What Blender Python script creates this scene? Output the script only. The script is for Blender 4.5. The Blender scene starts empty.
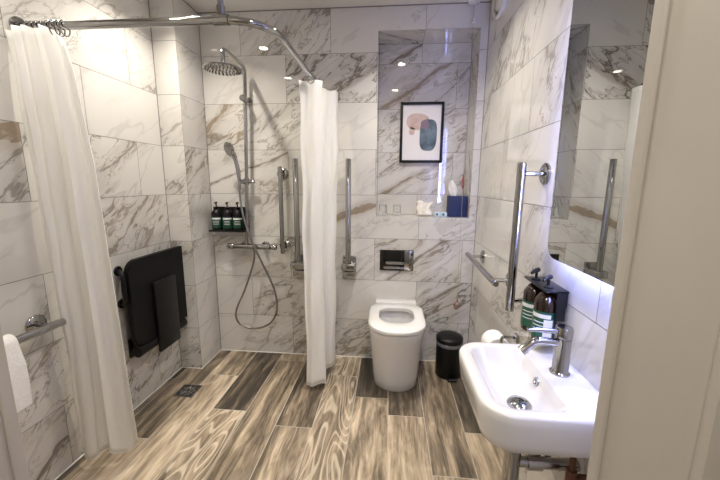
import bpy, bmesh, math, random
from mathutils import Vector, Matrix
random.seed(11)
SC = bpy.context.scene
COL = SC.collection
PI = math.pi

# ------------------------------------------------------------------ room numbers (metres)
W = 1.8564          # right wall
XL = -0.1487        # left wall
H = 2.3675          # ceiling
PD = 0.2652         # depth of the boxed corner
YF = -1.84          # inner face of the door wall
YH = -1.972         # hall face of the door wall
DX0, DX1, DZ = 0.658, 1.571, 2.06
NX0, NX1, NZ0, NZ1, ND = 1.180, 1.808, 1.053, 2.2255, 0.22

# ------------------------------------------------------------------ materials
def mat(name, color=(.8, .8, .8), rough=.5, metal=0., spec=.5, coat=0., emit=None, estr=0., sheen=0., trans=0., ior=1.5, alpha=1.):
    m = bpy.data.materials.new(name); m.use_nodes = True
    b = m.node_tree.nodes['Principled BSDF']
    b.inputs['Base Color'].default_value = (*color, 1)
    b.inputs['Roughness'].default_value = rough
    b.inputs['Metallic'].default_value = metal
    b.inputs['Specular IOR Level'].default_value = spec
    b.inputs['Coat Weight'].default_value = coat
    b.inputs['Coat Roughness'].default_value = .05
    b.inputs['Sheen Weight'].default_value = sheen
    b.inputs['Transmission Weight'].default_value = trans
    b.inputs['IOR'].default_value = ior
    b.inputs['Alpha'].default_value = alpha
    if emit:
        b.inputs['Emission Color'].default_value = (*emit, 1)
        b.inputs['Emission Strength'].default_value = estr
    return m

class NT:
    """small helper for building node graphs"""
    def __init__(s, m): s.t = m.node_tree; s.n = s.t.nodes; s.l = s.t.links
    def new(s, typ, **kw):
        n = s.n.new(typ)
        for k, v in kw.items(): setattr(n, k, v)
        return n
    def link(s, a, b): s.l.new(a, b)
    def val(s, sock, v):
        if hasattr(v, 'is_linked') or hasattr(v, 'links'): s.l.new(v, sock)
        else: sock.default_value = v
    def math(s, op, a, b=None, c=None, clamp=False):
        n = s.new('ShaderNodeMath', operation=op, use_clamp=clamp)
        s.val(n.inputs[0], a)
        if b is not None: s.val(n.inputs[1], b)
        if c is not None: s.val(n.inputs[2], c)
        return n.outputs[0]
    def vmath(s, op, a, b=None, scale=None):
        n = s.new('ShaderNodeVectorMath', operation=op)
        s.val(n.inputs[0], a)
        if b is not None: s.val(n.inputs[1], b)
        if scale is not None: n.inputs['Scale'].default_value = scale
        return n.outputs[0]
    def noise(s, vec, scale, detail=4, rough=.5, dist=0., col=False):
        n = s.new('ShaderNodeTexNoise'); s.link(vec, n.inputs['Vector'])
        n.inputs['Scale'].default_value = scale; n.inputs['Detail'].default_value = detail
        n.inputs['Roughness'].default_value = rough; n.inputs['Distortion'].default_value = dist
        return n.outputs['Color'] if col else n.outputs['Fac']
    def rng(s, v, a, b, c=0., d=1., smooth=True):
        n = s.new('ShaderNodeMapRange'); n.clamp = True
        if smooth: n.interpolation_type = 'SMOOTHSTEP'
        s.link(v, n.inputs['Value'])
        for k, x in zip(('From Min', 'From Max', 'To Min', 'To Max'), (a, b, c, d)): n.inputs[k].default_value = x
        return n.outputs['Result']
    def mix(s, f, a, b, mode='MIX'):
        n = s.new('ShaderNodeMix', data_type='RGBA', blend_type=mode)
        s.val(n.inputs[0], f); s.val(n.inputs[6], a); s.val(n.inputs[7], b)
        return n.outputs[2]
    def attr(s, name):
        n = s.new('ShaderNodeAttribute', attribute_name=name); return n

def marble_material():
    m = mat('polished_marble_tile', rough=.03, spec=.8)
    g = NT(m); b = g.n['Principled BSDF']
    co = g.attr('veinco').outputs['Vector']
    par = g.new('ShaderNodeSeparateXYZ'); g.link(g.attr('veinpar').outputs['Vector'], par.inputs[0])
    amt, gold, tint = par.outputs
    md = g.new('ShaderNodeSeparateXYZ'); g.link(g.attr('veinmain').outputs['Vector'], md.inputs[0])
    d1, wd, mgold = md.outputs
    warp = g.vmath('SUBTRACT', g.noise(co, 2.6, 4, .55, col=True), (.5, .5, .5))
    warp = g.vmath('SCALE', warp, scale=.36)
    co2 = g.vmath('ADD', co, warp)
    n1 = g.math('ABSOLUTE', g.math('SUBTRACT', g.noise(co2, 3.0, 5, .55), .5))
    n2 = g.math('ABSOLUTE', g.math('SUBTRACT', g.noise(g.vmath('ADD', co2, (7.3, 2.1, 4.4)), 6.5, 5, .6), .5))
    n3 = g.math('ABSOLUTE', g.math('SUBTRACT', g.noise(g.vmath('ADD', co2, (1.3, 9.1, 2.4)), 2.2, 3, .5), .5))
    mask = g.noise(g.vmath('ADD', co, (3.7, 5.2, 8.8)), 2.4, 3, .5)
    # how much of the tile carries veins depends on the tile
    mk = g.math('ADD', mask, g.math('MULTIPLY', amt, .30))
    mk = g.rng(mk, .56, .70)
    v1 = g.math('MULTIPLY', g.rng(n1, .026, .003), mk)
    v2 = g.math('MULTIPLY', g.math('MULTIPLY', g.rng(n2, .020, .002), mk), .8)
    halo = g.math('MULTIPLY', g.math('MULTIPLY', g.rng(n1, .13, .0), mk), .30)
    faint = g.math('MULTIPLY', g.rng(n3, .016, .001), .30)
    cloud = g.math('MULTIPLY', g.rng(g.noise(co, 1.6, 4, .6), .45, .75), .14)
    vein = g.math('MAXIMUM', g.math('MAXIMUM', v1, v2), g.math('MAXIMUM', faint, halo))
    vein = g.math('MULTIPLY', vein, g.math('ADD', .45, g.math('MULTIPLY', amt, .55)))
    # principal vein of the tile: a distorted straight band
    wob = g.math('MULTIPLY', g.math('SUBTRACT', g.noise(co, 5.5, 5, .6), .5), .16)
    dd = g.math('ABSOLUTE', g.math('ADD', d1, wob))
    ratio = g.math('DIVIDE', dd, wd)
    edge = g.noise(co2, 9., 4, .6)
    mv = g.math('MULTIPLY', g.rng(ratio, 1.0, .72), g.rng(edge, .28, .50))
    mh = g.math('MULTIPLY', g.rng(ratio, 3.2, .8), .35)
    base = g.mix(cloud, (.655, .635, .595, 1), (.50, .48, .445, 1))
    gm = g.math('MULTIPLY', gold, g.rng(g.noise(co, 2.0, 2, .5), .42, .62))
    vc = g.mix(gm, (.135, .113, .090, 1), (.27, .185, .095, 1))
    c = g.mix(g.math('MULTIPLY', vein, .92), base, vc)
    mc = g.mix(mgold, (.13, .11, .09, 1), (.27, .19, .11, 1))
    mc = g.mix(g.rng(edge, .40, .70), mc, (.30, .25, .195, 1))
    c = g.mix(g.math('MINIMUM', g.math('MAXIMUM', mv, mh), .9), c, mc)
    g.link(c, b.inputs['Base Color'])
    return m

def wood_material():
    m = mat('wood_look_plank_tile', rough=.33, spec=.4)
    g = NT(m); b = g.n['Principled BSDF']
    co = g.attr('veinco').outputs['Vector']
    par = g.new('ShaderNodeSeparateXYZ'); g.link(g.attr('veinpar').outputs['Vector'], par.inputs[0])
    tone, contrast, rings = par.outputs
    warp = g.vmath('SCALE', g.vmath('SUBTRACT', g.noise(co, 2.6, 3, .5, col=True), (.5, .5, .5)), scale=.30)
    co2 = g.vmath('ADD', co, warp)
    broad = g.noise(co2, 4.6, 5, .6)
    st = g.new('ShaderNodeVectorMath', operation='MULTIPLY'); g.link(co2, st.inputs[0]); st.inputs[1].default_value = (1., .22, 1.)
    fine = g.noise(st.outputs[0], 30., 5, .65); mid = g.noise(st.outputs[0], 9., 4, .6)
    # cathedral figure: contour bands of a smooth stretched noise
    field = g.noise(g.vmath('ADD', co, (4.2, 1.3, 6.)), 2.3, 1.5, .45)
    band = g.math('SINE', g.math('MULTIPLY', g.math('ADD', field, g.math('MULTIPLY', fine, .012)), 95.))
    band = g.rng(band, .35, 1.0)
    t = g.math('ADD', g.math('MULTIPLY', g.math('SUBTRACT', broad, .5), g.math('MULTIPLY', contrast, 1.15)), g.math('ADD', tone, -.045))
    t = g.math('ADD', t, g.math('MULTIPLY', g.math('SUBTRACT', fine, .5), .75))
    t = g.math('ADD', t, g.math('MULTIPLY', g.math('SUBTRACT', mid, .5), .95))
    ramp = g.new('ShaderNodeValToRGB'); g.link(t, ramp.inputs[0])
    e = ramp.color_ramp.elements
    e[0].position = .05; e[0].color = (.045, .038, .030, 1)
    e[1].position = .98; e[1].color = (.74, .63, .475, 1)
    for p, c in ((.28, (.120, .094, .066, 1)), (.50, (.275, .218, .152, 1)), (.72, (.50, .40, .285, 1))):
        x = e.new(p); x.color = c
    c = g.mix(g.math('MULTIPLY', band, rings), ramp.outputs[0], (.70, .60, .46, 1))
    g.link(c, b.inputs['Base Color'])
    rr = g.rng(fine, .3, .7, .28, .42); g.link(rr, b.inputs['Roughness'])
    bp = g.new('ShaderNodeBump'); bp.inputs['Strength'].default_value = .12; bp.inputs['Distance'].default_value = .002
    g.link(fine, bp.inputs['Height']); g.link(bp.outputs[0], b.inputs['Normal'])
    return m

def noisy(name, c1, c2, scale, rough=.6, bump=0., **kw):
    m = mat(name, c1, rough, **kw); g = NT(m); b = g.n['Principled BSDF']
    tc = g.new('ShaderNodeTexCoord')
    f = g.noise(tc.outputs['Object'], scale, 4, .55)
    g.link(g.mix(g.rng(f, .35, .65), (*c1, 1), (*c2, 1)), b.inputs['Base Color'])
    if bump:
        bp = g.new('ShaderNodeBump'); bp.inputs['Strength'].default_value = bump; bp.inputs['Distance'].default_value = .004
        g.link(f, bp.inputs['Height']); g.link(bp.outputs[0], b.inputs['Normal'])
    return m

def curtain_material():
    m = mat('white_curtain_cloth', (.93, .92, .895), .6, sheen=.2)
    g = NT(m); b = g.n['Principled BSDF']
    tr = g.new('ShaderNodeBsdfTranslucent'); tr.inputs['Color'].default_value = (.93, .92, .89, 1)
    mx = g.new('ShaderNodeMixShader'); mx.inputs[0].default_value = .30
    g.link(b.outputs[0], mx.inputs[1]); g.link(tr.outputs[0], mx.inputs[2])
    g.link(mx.outputs[0], g.n['Material Output'].inputs['Surface'])
    tc = g.new('ShaderNodeTexCoord')
    st = g.new('ShaderNodeVectorMath', operation='MULTIPLY'); g.link(tc.outputs['Object'], st.inputs[0]); st.inputs[1].default_value = (1, 1, .6)
    f = g.noise(st.outputs[0], 16., 4, .6)
    bp = g.new('ShaderNodeBump'); bp.inputs['Strength'].default_value = .28; bp.inputs['Distance'].default_value = .02
    g.link(f, bp.inputs['Height']); g.link(bp.outputs[0], b.inputs['Normal']); g.link(bp.outputs[0], tr.inputs['Normal'])
    return m

M = dict(
    marble=marble_material(), wood=wood_material(), curtain=curtain_material(),
    grout=noisy('tile_grout', (.22, .205, .18), (.18, .165, .145), 30, .8),
    floor_grout=noisy('floor_grout', (.50, .45, .38), (.42, .37, .31), 30, .8),
    backing=mat('wall_backing', (.45, .43, .40), .9),
    ceiling=noisy('ceiling_paint', (.74, .72, .68), (.71, .69, .655), 3, .55),
    sealant=mat('white_sealant', (.80, .78, .74), .45),
    jamb=noisy('taupe_gloss_paint', (.50, .46, .40), (.48, .44, .38), 5, .42, bump=.03),
    hall=noisy('hall_paint', (.10, .095, .09), (.085, .08, .076), 4, .7),
    hall_pale=noisy('hall_pale_paint', (.62, .59, .54), (.58, .55, .50), 4, .7),
    carpet=noisy('hall_carpet', (.16, .15, .14), (.10, .095, .09), 90, .95, bump=.4),
    chrome=mat('polished_chrome', (.41, .41, .41), .07, 1.),
    steel=noisy('brushed_steel', (.45, .44, .43), (.38, .37, .36), 20, .24, metal=1.),
    darksteel=mat('dark_steel', (.20, .20, .20), .25, 1.),
    hose=mat('metal_hose', (.34, .33, .32), .28, 1.),
    ceramic=mat('white_glazed_ceramic', (.67, .66, .645), .12, coat=.6),
    whiteplastic=mat('white_plastic', (.72, .71, .69), .22),
    paper=noisy('white_tissue_paper', (.86, .85, .82), (.80, .79, .76), 40, .9, bump=.15),
    card=mat('grey_card_core', (.35, .31, .27), .9),
    towel=noisy('white_terry', (.93, .92, .90), (.87, .86, .84), 130, .95, bump=.7),
    black=mat('black_plastic', (.006, .006, .0065), .38, spec=.25),
    blacksatin=mat('black_satin_metal', (.008, .008, .009), .3, spec=.3),
    seatblack=mat('black_seat_plastic', (.006, .006, .0065), .5, spec=.2),
    blackgloss=mat('black_gloss_glass', (.006, .006, .006), .05),
    liner=mat('grey_bin_liner', (.16, .16, .165), .3),
    amber=mat('dark_amber_plastic', (.014, .005, .0025), .10, coat=.5),
    greenlight=mat('mid_green_label_paper', (.010, .085, .050), .35),
    green=mat('green_label_paper', (.006, .048, .022), .35),
    whitelabel=mat('white_label_paper', (.75, .75, .74), .5),
    navy=noisy('navy_box_cloth', (.010, .022, .105), (.008, .018, .085), 60, .6),
    pouch=noisy('cream_cloth_pouch', (.80, .76, .69), (.70, .66, .59), 45, .85, bump=.5),
    red=mat('red_pull_plastic', (.33, .03, .018), .4),
    cord=mat('grey_cord', (.33, .31, .30), .7),
    copper=noisy('aged_copper_pipe', (.16, .07, .045), (.10, .05, .035), 25, .45, metal=.6),
    glass=mat('clear_glass', (.97, .98, .98), .02, trans=1., ior=1.25),
    mirror=mat('silvered_mirror', (.66, .68, .66), .004, 1.),
    led=mat('cool_led_strip', (.8, .8, .9), .5, emit=(.34, .40, 1.0), estr=100.),
    lamp_soft=mat('downlight_lens_dimmed', (.9, .9, .9), .4, emit=(1.0, .925, .81), estr=60.),
    lamp=mat('downlight_lens', (.9, .9, .9), .4, emit=(1.0, .925, .81), estr=80.),
    artpaper=mat('art_paper', (.84, .81, .80), .6),
    artpink=noisy('dusty_pink_paint', (.55, .38, .32), (.64, .50, .43), 14, .7),
    artblue=noisy('grey_blue_wash', (.055, .085, .115), (.17, .23, .27), 12, .7),
    artplum=noisy('plum_overlap_paint', (.20, .15, .20), (.26, .19, .25), 12, .7),
    cup=mat('pale_blue_card', (.52, .66, .74), .4),
    cupdark=mat('dark_blue_card', (.03, .07, .12), .4),
    water=mat('bowl_water', (.75, .78, .78), .03, trans=.6, ior=1.33),
    gap_shade=mat('dark_gap', (.02, .02, .02), .6),
)

# ------------------------------------------------------------------ object helpers
def link(o, parent=None):
    COL.objects.link(o)
    if parent is not None: o.parent = parent
    return o

def build(name, bm, m, parent=None, smooth=True, angle=40, loc=None):
    """link a bmesh (in world coordinates, or in the parent's local ones) as one object"""
    me = bpy.data.meshes.new(name)
    bmesh.ops.recalc_face_normals(bm, faces=bm.faces[:])
    if smooth:
        for f in bm.faces: f.smooth = True
        for e in bm.edges:
            if len(e.link_faces) == 2 and e.calc_face_angle(0) > math.radians(angle): e.smooth = False
    bm.to_mesh(me); bm.free()
    for x in (m if isinstance(m, (list, tuple)) else [m]): me.materials.append(M[x])
    o = bpy.data.objects.new(name, me)
    if loc is not None: o.location = loc
    return link(o, parent)

def thing(name, label, cat, loc=(0, 0, 0), group=None):
    o = bpy.data.objects.new(name, None); o.location = loc; o.empty_display_size = .05
    link(o); return tag(o, label, cat, group)

def tag(o, label, cat, group=None):
    o['label'] = label; o['category'] = cat
    if group: o['group'] = group
    return o

def struct(o): o['kind'] = 'structure'; return o

def box(bm, lo, hi, bevel=0., seg=2, mi=0):
    r = bmesh.ops.create_cube(bm, size=1.)
    vs = r['verts']
    for v in vs:
        v.co = Vector([lo[i] + (v.co[i] + .5) * (hi[i] - lo[i]) for i in range(3)])
    fs = list({f for v in vs for f in v.link_faces})
    for f in fs: f.material_index = mi
    if bevel > 0:
        es = list({e for v in vs for e in v.link_edges})
        bmesh.ops.bevel(bm, geom=es, offset=bevel, segments=seg, profile=.5, affect='EDGES')
    return bm

def frame_for(t):
    t = t.normalized()
    a = Vector((0, 0, 1)) if abs(t.z) < .9 else Vector((1, 0, 0))
    u = t.cross(a).normalized(); return u, t.cross(u).normalized()

def tube(bm, pts, r, n=14, cap=True, closed=False):
    """swept round bar along a polyline; r may be a list"""
    pts = [Vector(p) for p in pts]; N = len(pts)
    rs = r if isinstance(r, (list, tuple)) else [r] * N
    rings = []; u = None
    for i, p in enumerate(pts):
        if closed: t = pts[(i + 1) % N] - pts[i - 1]
        else: t = pts[min(i + 1, N - 1)] - pts[max(i - 1, 0)]
        t.normalize()
        if u is None: u, w = frame_for(t)
        else:
            u = (u - t * u.dot(t)).normalized(); w = t.cross(u)
        rings.append([bm.verts.new(p + rs[i] * (math.cos(a) * u + math.sin(a) * w)) for a in (2 * PI * k / n for k in range(n))])
    for i in range(N if closed else N - 1):
        A, B = rings[i], rings[(i + 1) % N]
        for k in range(n): bm.faces.new((A[k], A[(k + 1) % n], B[(k + 1) % n], B[k]))
    if cap and not closed:
        bm.faces.new(rings[0][::-1]); bm.faces.new(rings[-1])
    return bm

def fillet(pts, r, n=7):
    """round the corners of a polyline"""
    pts = [Vector(p) for p in pts]; out = [pts[0]]
    for i in range(1, len(pts) - 1):
        p, a, b = pts[i], pts[i - 1], pts[i + 1]
        da, db = (a - p).normalized(), (b - p).normalized()
        ang = da.angle(db); d = min(r / math.tan(ang / 2), (a - p).length * .49 if i > 1 else (a - p).length * .95, (b - p).length * .49 if i < len(pts) - 2 else (b - p).length * .95)
        rr = d * math.tan(ang / 2); c = p + (da + db).normalized() * (rr / math.sin(ang / 2))
        s, e = p + da * d - c, p + db * d - c; th = s.angle(e)
        for k in range(n + 1): out.append(c + (s * math.sin(th * (1 - k / n)) + e * math.sin(th * k / n)) / math.sin(th))
    out.append(pts[-1]); return out

def spline(pts, n=10):
    pts = [Vector(p) for p in pts]; out = []
    P = [pts[0] * 2 - pts[1]] + pts + [pts[-1] * 2 - pts[-2]]
    for i in range(1, len(P) - 2):
        a, b, c, d = P[i - 1:i + 3]
        for k in range(n):
            t = k / n
            out.append(.5 * ((2 * b) + (c - a) * t + (2 * a - 5 * b + 4 * c - d) * t * t + (3 * b - a - 3 * c + d) * t ** 3))
    out.append(pts[-1]); return out

def lathe(bm, prof, origin=(0, 0, 0), axis=(0, 0, 1), n=32, mi=0):
    """revolve (radius, height) pairs about an axis"""
    o = Vector(origin); ax = Vector(axis).normalized(); u, w = frame_for(ax)
    rings = []
    for r, h in prof:
        if r < 1e-6: rings.append([bm.verts.new(o + ax * h)])
        else: rings.append([bm.verts.new(o + ax * h + r * (math.cos(2 * PI * k / n) * u + math.sin(2 * PI * k / n) * w)) for k in range(n)])
    for A, B in zip(rings, rings[1:]):
        if len(A) == 1 and len(B) == 1: continue
        for k in range(n):
            k2 = (k + 1) % n
            if len(A) == 1: f = bm.faces.new((A[0], B[k2], B[k]))
            elif len(B) == 1: f = bm.faces.new((A[k], A[k2], B[0]))
            else: f = bm.faces.new((A[k], A[k2], B[k2], B[k]))
            f.material_index = mi
    return bm

def loft(bm, rings, cap0=True, cap1=True):
    R = [[bm.verts.new(p) for p in ring] for ring in rings]; n = len(R[0])
    for A, B in zip(R, R[1:]):
        for k in range(n): bm.faces.new((A[k], A[(k + 1) % n], B[(k + 1) % n], B[k]))
    if cap0: bm.faces.new(R[0][::-1])
    if cap1: bm.faces.new(R[-1])
    return bm

def rrect(x0, y0, x1, y1, rs, n=8):
    """rounded rectangle outline, counter-clockwise from the (x0,y0) corner; rs one radius per corner"""
    if not isinstance(rs, (list, tuple)): rs = [rs] * 4
    cs = [(x0, y0, PI), (x1, y0, 1.5 * PI), (x1, y1, 0), (x0, y1, .5 * PI)]; out = []
    for (x, y, a), r in zip(cs, rs):
        cx = x + (r if x == x0 else -r); cy = y + (r if y == y0 else -r)
        for k in range(n + 1):
            t = a + k / n * PI / 2; out.append((cx + r * math.cos(t), cy + r * math.sin(t)))
    return out

def prism(bm, outline, f, a, b):
    """extrude a 2-D outline between depths a and b; f(u, v, d) -> 3-D point"""
    return loft(bm, [[f(u, v, a) for u, v in outline], [f(u, v, b) for u, v in outline]])

# ------------------------------------------------------------------ tiled surfaces
def tiled(name, f, u0, u1, v0, v1, joints, rows, style, gap=.0026, hole=None, mats=('marble', 'grout'), flip=1, ang=36., wood=False, extra=None):
    """One wall or floor as ONE mesh: tile faces with grout lines between them.
    f(u, v, d): point at depth d behind the face; joints(k) -> list of vertical joints of row k; rows: list of row limits"""
    bm = bmesh.new()
    L1 = bm.loops.layers.float_vector.new('veinco'); L2 = bm.loops.layers.float_vector.new('veinpar'); L3 = bm.loops.layers.float_vector.new('veinmain')
    def quad(a, b, c, d, dep, mi, fn=None):
        vs = [bm.verts.new(f(u, v, dep)) for u, v in ((a, b), (c, b), (c, d), (a, d))]
        face = bm.faces.new(vs); face.material_index = mi
        if fn:
            for lp, (u, v) in zip(face.loops, ((a, b), (c, b), (c, d), (a, d))):
                lp[L1], lp[L2], lp[L3] = fn(u, v)
    def rects(a, b, c, d):
        if not hole: return [(a, b, c, d)]
        ha, hb, hc, hd = hole
        if c <= ha or a >= hc or d <= hb or b >= hd: return [(a, b, c, d)]
        out = []
        if b < hb: out.append((a, b, c, hb))
        if d > hd: out.append((a, hd, c, d))
        bb, d2 = max(b, hb), min(d, hd)
        if a < ha: out.append((a, bb, ha, d2))
        if c > hc: out.append((hc, bb, c, d2))
        return out
    for k in range(len(rows) - 1):
        b, d = rows[k], rows[k + 1]
        js = [u0] + [j for j in joints(k) if u0 + .004 < j < u1 - .004] + [u1]
        for i in range(len(js) - 1):
            a, c = js[i], js[i + 1]
            st = style(k, i)
            off = Vector((random.uniform(0, 60), random.uniform(0, 60), random.uniform(0, 60)))
            th = math.radians(st.get('ang', ang + random.uniform(-8, 8))) * flip
            ct, sn = math.cos(th), math.sin(th)
            par = Vector((st.get('amt', .4), st.get('gold', .25), st.get('x', 0)))
            mv = st.get('main')      # (u, v) on the vein, its angle, half width, goldness
            def fn(u, v):
                if wood:
                    return Vector((u * 3.2, v * .62, 0)) + off, par, Vector((9, .01, 0))
                along, across = u * ct + v * sn, -u * sn + v * ct
                q = Vector((along * .46, across * 1.30, 0)) + off
                if mv:
                    mu, mvv, ma, mw, mg = mv; ma = math.radians(ma)
                    q3 = Vector((-(u - mu) * math.sin(ma) + (v - mvv) * math.cos(ma), mw, mg))
                else: q3 = Vector((9, .01, 0))
                return q, par, q3
            g = gap / 2
            for (ra, rb, rc, rd) in rects(a + g, b + g, c - g, d - g): quad(ra, rb, rc, rd, 0, 0, fn)
    # grout bed and the body of the wall behind it
    t = .0012
    for (ra, rb, rc, rd) in rects(u0, v0, u1, v1):
        quad(ra, rb, rc, rd, t, 1)
        q = min(.006, (rc - ra) * .2, (rd - rb) * .2)
        cs = ((ra + q, rb + q), (rc - q, rb + q), (rc - q, rd - q), (ra + q, rd - q))
        lo = [f(u, v, t + .0006) for u, v in cs]
        hi = [f(u, v, .05) for u, v in cs]
        n0 = len(bm.faces)
        loft(bm, [lo, hi])
        bm.faces.ensure_lookup_table()
        for i in range(n0, len(bm.faces)): bm.faces[i].material_index = 2
    if extra: extra(bm, quad)
    me = bpy.data.meshes.new(name)
    bm.to_mesh(me); bm.free()
    for x in (*mats, 'backing'): me.materials.append(M[x])
    o = bpy.data.objects.new(name, me); link(o); return struct(o)

ROWS = [0, .3, .6, .9, 1.2, 1.5, 1.8, 2.1, H]
def jt(phase_even, phase_odd):
    return lambda k: [(phase_even if k % 2 == 0 else phase_odd) + .6 * n for n in range(-8, 9)]
def sty(table, dflt=None):
    def s(k, i):
        if (k, i) in table: return table[(k, i)]
        return dict(amt=random.choice((.15, .3, .45, .6)), gold=random.choice((0, .2, .5)))
    return s

# back wall: joints of even rows at .575+.6n, odd rows at .275+.6n
back_style = {
    (7, 0): dict(amt=.05), (7, 1): dict(amt=.62, gold=.1, ang=48), (7, 2): dict(amt=.18), (7, 3): dict(amt=.3),
    (6, 0): dict(amt=.02), (6, 1): dict(amt=1., gold=.25, ang=38, main=(.93, 1.86, 36, .010, .2)), (6, 2): dict(amt=.7), (6, 3): dict(amt=.3),
    (5, 0): dict(amt=.8, gold=.8, main=(.10, 1.72, 52, .016, 1.)), (5, 1): dict(amt=.6, gold=.3, ang=40), (5, 2): dict(amt=.05), (5, 3): dict(amt=.45),
    (4, 0): dict(amt=.38, gold=.6, ang=25, main=(.2, 1.33, 22, .006, .3)), (4, 1): dict(amt=.12), (4, 2): dict(amt=.2),
    (3, 0): dict(amt=.35), (3, 1): dict(amt=.5, gold=.3, ang=48), (3, 2): dict(amt=.25, gold=.6, main=(1.06, 1.09, 24, .024, .8)), (3, 3): dict(amt=.45),
    (2, 0): dict(amt=.7, gold=.8, ang=24), (2, 1): dict(amt=.6, gold=.2, ang=44), (2, 2): dict(amt=.62, gold=.4, ang=32, main=(1.5, .77, 33, .007, .3)), (2, 3): dict(amt=.4),
    (1, 0): dict(amt=.03), (1, 1): dict(amt=.65, gold=.3), (1, 2): dict(amt=.05), (1, 3): dict(amt=.85, gold=.1, ang=34, main=(1.6, .47, 33, .008, .1)),
    (0, 0): dict(amt=.5, gold=.2), (0, 1): dict(amt=.7, gold=.4), (0, 2): dict(amt=.6), (0, 3): dict(amt=.6)}
tiled('wall_back', lambda u, v, d: Vector((u, d, v)), 0, W, 0, H, jt(.575, .275), ROWS, sty(back_style), hole=(NX0, NZ0, NX1, NZ1))
niche_rows = [NZ0, 1.2, 1.5, 1.8, 2.1, NZ1]
niche_style = {(0, 0): dict(amt=.1), (0, 1): dict(amt=.1), (1, 0): dict(amt=.8, gold=.6, ang=30, main=(1.38, 1.30, 30, .012, .6)), (2, 0): dict(amt=.6, gold=.5, ang=30), (2, 1): dict(amt=.55, gold=.5, ang=28),
               (1, 1): dict(amt=.5, gold=.6, ang=32), (3, 0): dict(amt=.75, gold=.7, ang=34, main=(1.45, 1.95, 33, .016, .8)), (3, 1): dict(amt=.3, gold=.6), (4, 0): dict(amt=.6, ang=30, main=(1.33, 2.15, 36, .008, .2)), (4, 1): dict(amt=.35)}
tiled('wall_niche_back', lambda u, v, d: Vector((u, ND + d, v)), NX0, NX1, NZ0, NZ1, lambda k: [1.475] if k % 2 == 0 else [1.72], niche_rows, sty(niche_style))
for nm, f, v0, v1, rows in (
        ('wall_niche_left', lambda u, v, d: Vector((NX0 - d, u, v)), NZ0, NZ1, niche_rows),
        ('wall_niche_right', lambda u, v, d: Vector((NX1 + d * .5, u, v)), NZ0, NZ1, niche_rows)):
    tiled(nm, f, .001, ND, v0, v1, lambda k: [], rows, sty({(k, 0): dict(amt=.5, gold=.6, ang=60) for k in range(6)}))
tiled('wall_niche_top', lambda u, v, d: Vector((u, v, NZ1 + d)), NX0, NX1, .001, ND, lambda k: [1.475], [.001, ND], sty({(0, 0): dict(amt=.7), (0, 1): dict(amt=.5)}))
tiled('wall_niche_sill', lambda u, v, d: Vector((u, v, NZ0 - d)), NX0, NX1, .001, ND, lambda k: [1.475], [.001, ND], sty({(0, 0): dict(amt=.1), (0, 1): dict(amt=.1)}))
# left wall (seen going away): u = y
left_style = {(7, 3): dict(amt=.35), (7, 2): dict(amt=.4)}
tiled('wall_left', lambda u, v, d: Vector((XL - d, u, v)), YF, 0, 0, H, jt(-.475, -.775), ROWS, sty({
    (6, 1): dict(amt=.5, ang=40), (6, 2): dict(amt=.35), (6, 3): dict(amt=.45), (7, 1): dict(amt=.7, ang=20), (7, 2): dict(amt=.25, ang=40), (7, 3): dict(amt=.3),
    (5, 1): dict(amt=.1), (5, 2): dict(amt=.22), (5, 3): dict(amt=.2), (4, 1): dict(amt=.6, gold=.9, main=(-1.3, 1.43, 12, .03, 1.)), (4, 2): dict(amt=.75, gold=.3, ang=44), (4, 3): dict(amt=.45, gold=.3),
    (3, 1): dict(amt=.2), (3, 2): dict(amt=.72, gold=.5, ang=42), (3, 3): dict(amt=.25), (2, 1): dict(amt=.55), (2, 2): dict(amt=.2), (2, 3): dict(amt=.6),
    (1, 1): dict(amt=.6, gold=.6), (1, 2): dict(amt=.5, gold=.3), (1, 3): dict(amt=.6, gold=.3), (0, 1): dict(amt=.9, gold=.4), (0, 2): dict(amt=.7), (0, 3): dict(amt=.95, gold=.3, ang=45)}), flip=1)
# boxed corner between the left wall and the back wall
pf = {(7, 0): dict(amt=.1), (6, 0): dict(amt=.1), (5, 0): dict(amt=.25), (4, 0): dict(amt=.6, ang=35), (3, 0): dict(amt=.3), (2, 0): dict(amt=.6, gold=.4), (1, 0): dict(amt=.3), (0, 0): dict(amt=.8)}
tiled('wall_boxing_front', lambda u, v, d: Vector((u, -PD + d, v)), XL, 0, 0, H, lambda k: [], ROWS, sty(pf))
ps = {(7, 0): dict(amt=.2), (6, 0): dict(amt=.1), (5, 0): dict(amt=.5, gold=.3), (4, 0): dict(amt=.7, gold=.4, ang=45), (3, 0): dict(amt=.5, ang=45), (2, 0): dict(amt=.4, gold=.4), (1, 0): dict(amt=.3), (0, 0): dict(amt=.15)}
tiled('wall_boxing_side', lambda u, v, d: Vector((-d, u, v)), -PD, 0, 0, H, lambda k: [], ROWS, sty(ps))
# right wall
rs_ = {(k, i): dict(amt=.12 if (k + i) % 2 else .32, gold=.4, ang=60) for k in range(8) for i in range(5)}
rs_[(6, 3)] = dict(amt=.4, gold=.4, ang=48, main=(-.72, 1.86, -48, .008, .4)); rs_[(5, 3)] = dict(amt=.45, gold=.5, ang=62)
rs_[(2, 3)] = dict(amt=.35, ang=40); rs_[(2, 2)] = dict(amt=.4); rs_[(1, 3)] = dict(amt=.7, ang=40); rs_[(1, 4)] = dict(amt=.7)
tiled('wall_right', lambda u, v, d: Vector((W + d, u, v)), YF, 0, 0, H, jt(-.45, -.15), ROWS, sty(rs_), flip=-1)

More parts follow.
